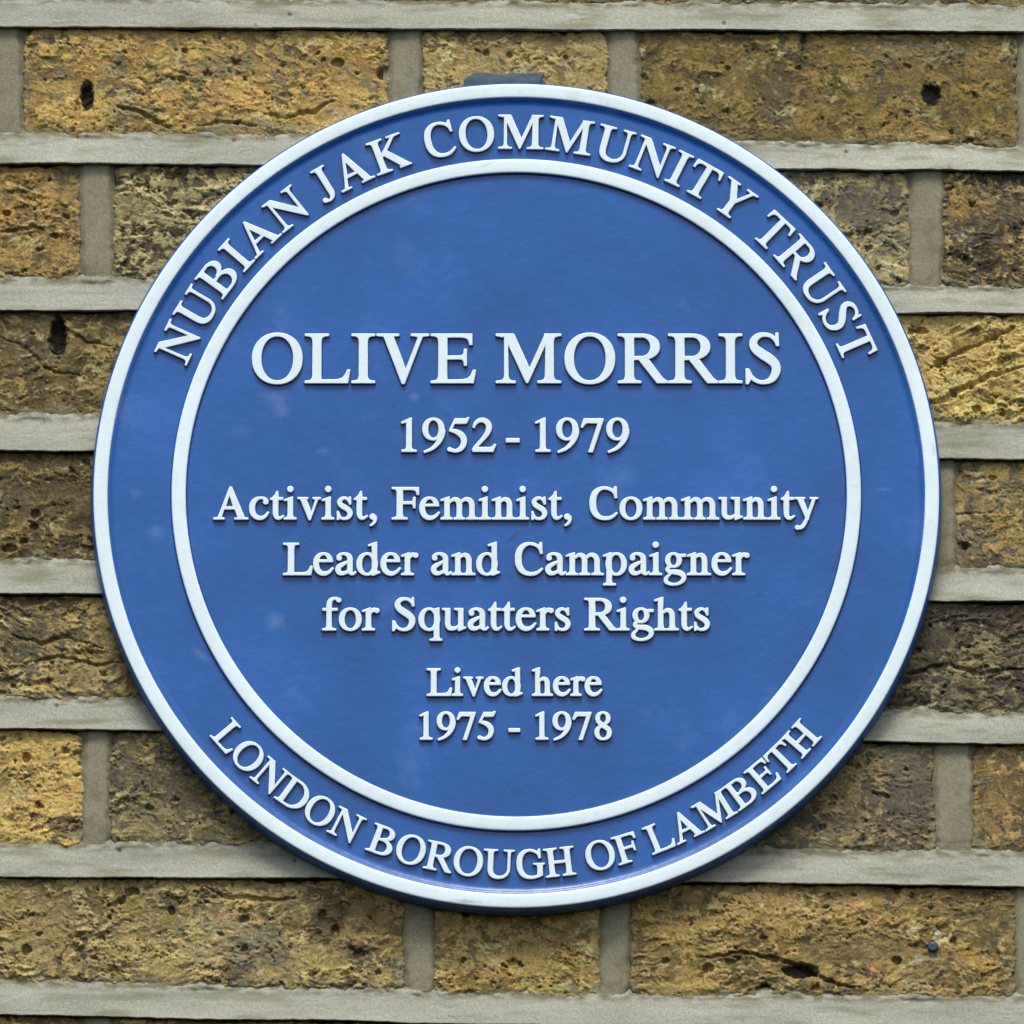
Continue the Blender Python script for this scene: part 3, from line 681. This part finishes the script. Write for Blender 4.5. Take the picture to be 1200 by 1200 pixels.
# bed joints: pressed in under the brick above and struck out to a sharp lower lip
XB = px_lines(-330, 1530, 1.6)
for bi in range(len(BEDS)):
    sd = 5000 + bi * 29
    top, lip = bed_y(bi, XB)
    top0 = top
    top = top + 7.0 * fbm(XB / 80, XB * 0 + 3, sd, 5, 0.62) + 2.2 * fbm(XB / 9, XB * 0 + 7, sd + 1, 3)
    lip = lip + 2.6 * fbm(XB / 150, XB * 0 + 1, sd + 2, 3) + 0.9 * fbm(XB / 14, XB * 0 + 5, sd + 3, 3)
    # across the joint: (position 0 top .. 1 lip, height mm, ride)
    prof = [(-0.30, -3.0), (-0.16, -1.2), (-0.07, -0.3), (0.0, 0.10)] + [(t, 0.1 + 3.9 * t) for t in np.linspace(0.04, 0.965, 26)] + [(0.99, 3.98), (1.0, 3.75), (1.005, 3.2), (1.0, 2.0), (0.99, 1.0), (0.985, 0.0), (0.98, -1.5), (0.97, -3.5)]
    Tt = np.array([p[0] for p in prof]); Hh = np.array([p[1] for p in prof])
    X = np.repeat(XB[None, :], len(prof), 0)
    Y = top[None, :] + Tt[:, None] * (lip - top)[None, :]
    face = sstep(-0.1, 0.05, Tt)[:, None] * np.where(np.arange(len(prof)) < 31, 1, 0.3)[:, None]
    H = Hh[:, None] + face * (0.28 * fbm(X / 90, Y / 30, sd + 9, 3) + 0.10 * fbm(X / 14, Y / 5, sd + 10, 4) + 0.035 * perlin(X / 2.6, Y / 2.2, sd + 12))
    H = H + face * 0.22 * sstep(0.45, 0.8, fbm(X / 60, Y / 4, sd + 15, 3)) * np.where(Tt < .3, 1, 0)[:, None]
    ledge = sstep(0.10, 0.35, fbm(XB / 70, XB * 0 + 21, sd + 60, 4))[None, :]
    H = H + ledge * 0.9 * (sstep(-0.32, -0.16, Tt) * sstep(0.10, 0.0, Tt))[:, None] * (1 + 0.6 * fbm(X / 12, Y / 4, sd + 61, 3))
    chip = sstep(0.42, 0.62, fbm(XB / 17, XB * 0 + 11, sd + 20, 3))[None, :] * sstep(0.80, 1.0, Tt)[:, None] * (np.arange(len(prof)) < 34)[:, None]
    H = H - 1.6 * chip
    w, rid = worley(X / 16, Y / 16, sd + 30)
    H = H - face * np.where(rid > .985, 0.6 * sstep(.2, .08, w), 0)
    c = lin((156, 156, 140))[None, None, :] * np.ones(X.shape + (1,))
    c = c * (1 + 0.34 * fbm(X / 170, Y / 34, sd + 40, 4)[..., None] + 0.10 * fbm(X / 7, Y / 5, sd + 41, 3)[..., None] + 0.20 * perlin(X / 2.3, Y / 2.3, sd + 44)[..., None])
    st = sstep(0.0, 0.5, fbm(X / 90, Y / 14, sd + 50, 5)); c = c + (lin((122, 122, 98)) - c) * (0.8 * st)[..., None]
    scr = sstep(0.5, 0.75, ridged(X / 70, Y / 6, sd + 52, 2)) * sstep(0.2, .5, fbm(X / 50, Y / 20, sd + 53, 2)); H = H - 0.25 * face * scr
    edge = sstep(0.30, 0.0, Tt)[:, None] * sstep(-0.35, 0.3, fbm(X / 18, Y / 6, sd + 55, 3)); c = c + (lin((104, 98, 70)) - c) * (0.85 * edge)[..., None]  # shade under the brick above, painted olive-brown into the joint's top edge
    c = c + (lin((60, 56, 50)) - c) * np.where(rid > .985, 0.7 * sstep(.22, .08, w), 0)[..., None]
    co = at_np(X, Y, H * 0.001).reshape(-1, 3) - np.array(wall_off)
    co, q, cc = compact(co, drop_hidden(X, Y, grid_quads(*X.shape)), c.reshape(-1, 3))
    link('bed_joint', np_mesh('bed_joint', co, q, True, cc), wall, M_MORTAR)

# upright joints between the bricks of a course
rows = {}
for s in BR: rows.setdefault(s[0], []).append((s[1], s[2]))
jn = 0
for ci, ex in rows.items():
    ex.sort()
    gaps = [(ex[i][1], ex[i + 1][0]) for i in range(len(ex) - 1) if ex[i + 1][0] - ex[i][1] < 60]
    if ci == 4: gaps.append((1086, 1119))
    for (a, b) in gaps:
        jn += 1; sd = 8000 + jn * 37
        xs = px_lines(a - 8, b + 8, 1.3)
        mx = np.array([(a + b) / 2.0]); y0 = bed_y(ci - 1, mx)[1][0] - 4; y1 = bed_y(ci, mx)[0][0] + 6
        ys = px_lines(y0, y1, 1.5)
        X, Y = np.meshgrid(xs, ys)
        lean = 4 * (Y - (y0 + y1) / 2) / 160 * (1 if jn % 2 else -1)
        L = X - lean - a + 4.5 * fbm(X * 0 + 3, Y / 34, sd, 4); Rr = b - X + lean + 4.5 * fbm(X * 0 + 9, Y / 30, sd + 1, 4)
        d = np.minimum(L, Rr)
        H = -2.6 + 2.3 * sstep(-6, 3.5, d) + 0.35 * sstep(0, 8, d) + 0.55 * np.clip(L / (b - a), 0, 1) * sstep(-1, 2, Rr) + 0.35 * fbm(X / 40, Y / 40, sd + 3, 3) + 0.10 * fbm(X / 6, Y / 6, sd + 4, 3) + 0.04 * perlin(X / 2.2, Y / 2.2, sd + 5)
        H = H - 0.7 * sstep(y1 - 26, y1 - 6, Y + 8 * fbm(X / 12, Y / 12, sd + 6, 2)) - 4 * sstep(y1 - 7, y1 - 2, Y)
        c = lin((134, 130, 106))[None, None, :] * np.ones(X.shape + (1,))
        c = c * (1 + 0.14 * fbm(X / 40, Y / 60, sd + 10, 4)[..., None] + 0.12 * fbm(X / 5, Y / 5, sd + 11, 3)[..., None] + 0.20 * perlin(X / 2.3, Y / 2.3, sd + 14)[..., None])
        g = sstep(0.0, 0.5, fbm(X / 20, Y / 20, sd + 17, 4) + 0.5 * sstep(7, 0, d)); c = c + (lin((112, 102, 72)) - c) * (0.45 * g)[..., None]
        co = at_np(X, Y, H * 0.001).reshape(-1, 3) - np.array(wall_off)
        q = drop_hidden(X, Y, grid_quads(*X.shape))
        if len(q) == 0: continue
        co, q, cc = compact(co, q, c.reshape(-1, 3))
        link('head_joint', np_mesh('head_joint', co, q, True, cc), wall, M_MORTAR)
# the mortar the bricks are bedded in, seen only at the bottom of gaps
Xg, Yg = np.meshgrid(np.array([-325., 1525.]), np.array([-150., 1345.]))
co = at_np(Xg, Yg, -0.0078 + Xg * 0).reshape(-1, 3); co2 = co.copy(); co2[:, 1] += 0.09
cube = [(0, 2, 3, 1), (4, 5, 7, 6), (0, 1, 5, 4), (2, 6, 7, 3), (0, 4, 6, 2), (1, 3, 7, 5)]
link('mortar_core', np_mesh('mortar_core', np.vstack([co, co2]) - np.array(wall_off), cube, False, np.tile(lin((120, 112, 90)), (8, 1))), wall, M_MORTAR)

# ------------------------------------------------------------------ the plaque
def spots(mat, items):
    """scuffs, scratches and painted-in uneven sheen: x, y in photo px, radii, turn, colour, strength"""
    nt = mat.node_tree; p = nt.nodes['Principled BSDF']
    src = p.inputs['Base Color'].links[0].from_socket
    tc = nt.nodes.new('ShaderNodeTexCoord'); nz = noise_node(nt, 420, 4, 0.7)
    for (x, y, rx, ry, turn, colr, amt) in items:
        px_, pz_ = at(x, y, -0.0135)
        mp = nt.nodes.new('ShaderNodeMapping'); mp.vector_type = 'TEXTURE'
        mp.inputs['Location'].default_value = (px_, 0, pz_)
        mp.inputs['Rotation'].default_value = (0, math.radians(turn), 0)
        mp.inputs['Scale'].default_value = (rx * MPP, 1e3, ry * MPP)
        nt.links.new(tc.outputs['Object'], mp.inputs['Vector'])
        ln = nt.nodes.new('ShaderNodeVectorMath'); ln.operation = 'LENGTH'; nt.links.new(mp.outputs[0], ln.inputs[0])
        ad = nt.nodes.new('ShaderNodeMath'); ad.operation = 'MULTIPLY_ADD'; nt.links.new(nz.outputs[0], ad.inputs[0]); ad.inputs[1].default_value = 1.6; nt.links.new(ln.outputs['Value'], ad.inputs[2])
        mr = nt.nodes.new('ShaderNodeMapRange'); mr.inputs[1].default_value = 1.9; mr.inputs[2].default_value = 0.9; mr.inputs[3].default_value = 0; mr.inputs[4].default_value = amt
        nt.links.new(ad.outputs[0], mr.inputs[0])
        src = mix(nt, 'MIX', mr.outputs[0], src, colr)
    nt.links.new(src, p.inputs['Base Color'])
LT = (0.14, 0.23, 0.45); DK = (0.010, 0.060, 0.20)  # DK: scratches, plus broad dark blotches painting in the gloss's uneven sheen
spots(M_BLUE, [(329, 480, 13, 11, 0, LT, .36), (322, 465, 22, 14, 20, LT, .3), (486, 464, 7, 7, 0, LT, .35), (378, 528, 10, 6, 0, LT, .3), (183, 624, 11, 10, 0, LT, .36), (160, 577, 9, 7, 0, LT, .28), (236, 767, 16, 5, 40, LT, .4),
               (322, 728, 12, 13, 10, LT, .45), (282, 505, 14, 10, 0, LT, .22), (601, 630, 12, 4, -45, DK, .85), (889, 697, 5, 2.2, -20, DK, .8), (590, 220, 60, 26, 10, DK, .34), (490, 270, 40, 26, -20, DK, .36), (700, 290, 60, 22, 8, DK, .32),
               (470, 320, 34, 18, 0, DK, .3), (820, 540, 50, 20, 0, DK, .28), (300, 700, 60, 20, -30, DK, .12), (795, 830, 60, 30, 10, DK, .12), (1037, 573, 12, 3, 0, LT, .35), (1075, 530, 3, 14, 0, LT, .28), (461, 475, 2.5, 2.5, 0, DK, .9), (404, 511, 5, 5, 0, DK, .4)])
spots(M_WHITE, [(548, 1057, 24, 3.0, 3, (.42, .46, .46), .8), (1094, 528, 3, 9, -8, (.50, .56, .56), .7), (572, 193, 14, 2.2, -22, (.5, .56, .56), .6), (575, 158, 3, 6, 0, (.5, .56, .56), .3), (488, 398, 12, 4, 0, (.55, .60, .62), .5), (1003, 570, 8, 3, 0, (.56, .62, .62), .5), (206, 560, 3, 12, 0, (.56, .62, .62), .35)])
plaque = empty('plaque', (0, 0, 0))
describe(plaque, 'round blue memorial plaque with raised white lettering and two white rings, on the brick wall', 'plaque')
MM = MPP
FIELD = 0.0128
def lathe(profile, seg=288, close_centre=False):
    """profile: (radius m, height out of the wall m), walked from outside to inside"""
    a = np.linspace(0, 2 * np.pi, seg, endpoint=False)
    co = []
    for r, h in profile: co.append(np.stack([r * np.cos(a), np.full(seg, -h), r * np.sin(a)], 1))
    co = np.vstack(co); q = []
    i = np.arange(seg); j = (i + 1) % seg
    for k in range(len(profile) - 1): q.append(np.stack([k * seg + i, k * seg + j, (k + 1) * seg + j, (k + 1) * seg + i], 1))
    return co, np.vstack(q)
def px_r(p): return p * MPP
rim = [(px_r(380), 0.0012), (px_r(499.4), 0.0012), (px_r(499.8), 0.0016), (px_r(499.2), 0.005), (px_r(497.8), 0.0115), (px_r(496.8), 0.0136), (px_r(495.2), 0.0142), (px_r(477.5), 0.0142), (px_r(475.5), 0.0135), (px_r(473.2), FIELD), (px_r(469), FIELD - .0001)]
rim += [(px_r(r), FIELD - .0001) for r in (440, 408, 380, 300, 200, 100, 20, 0.01)]
co, q = lathe(rim)
link('plate', np_mesh('plate', co, q, True), plaque, M_BLUE)
def ring(name, ro, ri, top):
    """raised moulding: blue flanks, white painted top with soft shoulders"""
    pr = [(ro + 2.6, FIELD - .0004), (ro + 0.9, FIELD + .0006), (ro + 0.3, top - .0006), (ro, top - .00025), (ro - 0.8, top), (ro - 1.8, top + .00008), (ro - 6, top + .00012), (ri + 6, top + .00012), (ri + 1.8, top + .00008), (ri + 0.8, top), (ri, top - .00025), (ri - 0.3, top - .0006), (ri - 0.9, FIELD + .0006), (ri - 2.6, FIELD - .0004)]
    co, q = lathe([(px_r(r), h) for r, h in pr])
    me = np_mesh(name, co, q, True)
    me.materials.append(M_WHITE); me.materials.append(M_BLUE)
    mi = np.repeat([1, 1, 0, 0, 0, 0, 0, 0, 0, 0, 0, 1, 1], 288).astype(np.int32)
    me.polygons.foreach_set('material_index', mi)
    return link(name, me, plaque)
o = ring('outer_ring', 495.2, 479.2, 0.0150); o['label'] = 'wide white ring round the rim'
o = ring('inner_ring', 403.7, 387.6, 0.0150); o['label'] = 'white ring between the border text and the centre'

RELIEF = 0.0021
def letter(ch, parent, x, z, rot, em, bold, loc0=Vector((0, 0, 0))):
    name = {'-': 'hyphen', ',': 'comma'}.get(ch, 'digit' if ch.isdigit() else 'letter')
    o = link(name, glyph_mesh(ch, em, bold, RELIEF), parent)
    o.location = (x, -(FIELD - .0001), z); o.rotation_euler = (0, -rot, 0)
    return o
BB = {}
def extents(ch):
    if ch not in BB:
        v = np.vstack(_loops[ch] if ch in _loops else _loops.setdefault(ch, glyph_loops(ch)))
        BB[ch] = (v[:, 0].min(), v[:, 0].max())
    return BB[ch]
def text_line(text, x0, x1, base, bold_px, what, kern=None):
    """straight line of letters filling x0..x1 (photo px) on baseline base"""
    line = empty('text_line', parent=plaque); line['label'] = what
    ax, _ = at(x0, base, -0.0145); bx, bz = at(x1, base, -0.0145)
    bold = bold_px * MPP
    adv = sum(G[c][0] for c in text[:-1]) + extents(text[-1])[1] - extents(text[0])[0] + (sum(kern) if kern else 0)
    em = (bx - ax - 2 * bold) / adv * 1000
    print('EM', text, round(em / MPP, 1), 'cap', round(em / MPP * .662 * .974 + 2 * bold_px, 1))
    x = ax + bold - extents(text[0])[0] * em / 1000
    for i, c in enumerate(text):
        if c != ' ': letter(c, line, x, bz + bold, 0, em, bold)
        x += (G[c][0] + (kern[i] if kern else 0)) * em / 1000
def arc_text(text, deg0, deg1, r_px, em_px, bold_px, what, top=True, words=None):
    line = empty('text_line', parent=plaque); line['label'] = what
    adv = sum(G[c][0] for c in text[:-1]) + extents(text[-1])[1] - extents(text[0])[0]
    em = em_px * MPP; r = r_px * MPP
    k = math.radians(deg1 - deg0) / adv
    print('ARC', text, 'natural em', math.radians(deg1 - deg0) * r_px / adv * 1000)
    s = -extents(text[0])[0]
    for c in text:
        w = G[c][0]
        if c != ' ':
            mid = math.radians(deg0) + (s + w / 2) * k     # angle of the letter's middle
            if top:
                cx, cz, rot = r * math.sin(mid), r * math.cos(mid), -mid
                ux, uz = math.cos(mid), -math.sin(mid)
            else:
                cx, cz, rot = r * math.sin(mid), -r * math.cos(mid), mid
                ux, uz = math.cos(mid), math.sin(mid)
            half = w / 2 * em / 1000
            letter(c, line, cx - ux * half, cz - uz * half, rot, em, bold_px * MPP)
        s += w
text_line('OLIVE MORRIS', 295, 915, 449.5, 0.8, 'large capitals of the name')
text_line('1952 - 1979', 470, 737.5, 530, 0.9, 'first line of dates in white figures', [0, 0, 0, 0, -95, 20, -95, 0, 0, 0, 0])
text_line('Activist, Feminist, Community', 250, 959, 609.3, 0.85, 'first line of the description, below the dates')
text_line('Leader and Campaigner', 331.5, 878.5, 674.5, 0.85, 'second line of the description')
text_line('for Squatters Rights', 377.5, 832, 739.3, 0.85, 'third line of the description')
text_line('Lived here', 500, 706, 816, 0.95, 'short line above the lower dates')
text_line('1975 - 1978', 491.5, 717, 867.3, 0.95, 'lowest line of dates in white figures')
arc_text('NUBIAN JAK COMMUNITY TRUST', -68.5, 68.3, 416.5, 61.5, 0.62, 'capitals curving round the top between the rings')
arc_text('LONDON BOROUGH OF LAMBETH', -50.8, 50.6, 460.5, 50.2, 0.62, 'capitals curving round the bottom between the rings', top=False)

# ------------------------------------------------------------------ small things on the wall
# blue-grey sealant smeared on the brick above the plaque
xs = np.arange(530, 651, 1.1); ys = np.arange(72, 112, 1.1)
X, Y = np.meshgrid(xs, ys)
edge = np.minimum(X - 541, 640 - X) * 0.32
topl = 85 + 3.4 * fbm(X / 22, Y * 0 + 2, 77, 3) + np.where(X < 556, (556 - X) * 0.55, 0)
d = np.minimum(edge, Y - topl) + 1.2 * fbm(X / 7, Y / 7, 78, 3)
Hs = -1.5 + 3.6 * sstep(-1.5, 3.0, d) + 0.25 * fbm(X / 10, Y / 6, 79, 4) + 0.5 * sstep(86, 97, Y)
c = lin((80, 92, 100))[None, None, :] * (1 + 0.2 * fbm(X / 16, Y / 6, 80, 4))[..., None]
seal_at = Vector((*at(590, 92)[:1], 0, at(590, 92)[1]))
co = at_np(X, Y, Hs * 0.001).reshape(-1, 3) - np.array(seal_at)
q = grid_quads(*X.shape); q = q[(d.ravel()[q] > -1.4).all(1)]
co, q, cc = compact(co, q, c.reshape(-1, 3))
seal = link('sealant_smear', np_mesh('sealant_smear', co, q, True, cc), None, M_MORTAR)
seal.location = seal_at
describe(seal, 'blue-grey smear of sealant on the brick along the top edge of the plaque', 'sealant')

# plugged nail in the lower right brick
nx, nz = at(1093, 1110)
nail = empty('nail', (nx, 0, nz))
describe(nail, 'small blue-grey nail driven into the brick at the lower right of the wall', 'nail')
M_NAIL, nt, p = new_mat('dull_steel')
nn = noise_node(nt, 900, 3); nt.links.new(ramp(nt, nn.outputs[0], [(0.3, (0.02, 0.032, 0.05)), (0.7, (0.07, 0.10, 0.14))]).outputs[0], p.inputs['Base Color'])
p.inputs['Roughness'].default_value = 0.5; p.inputs['Metallic'].default_value = 0.4
def spin(name, prof, parent, mat, seg=28):
    co, q = lathe(prof, seg)
    return link(name, np_mesh(name, co, q, True), parent, mat)
spin('shank', [(0.0011, -0.012), (0.0012, 0.0012)], nail, M_NAIL)
spin('head', [(0.0012, 0.0008), (0.0026, 0.0009), (0.0029, 0.0014), (0.0027, 0.0021), (0.0018, 0.0025), (0.0006, 0.0023), (0.00001, 0.0022)], nail, M_NAIL)
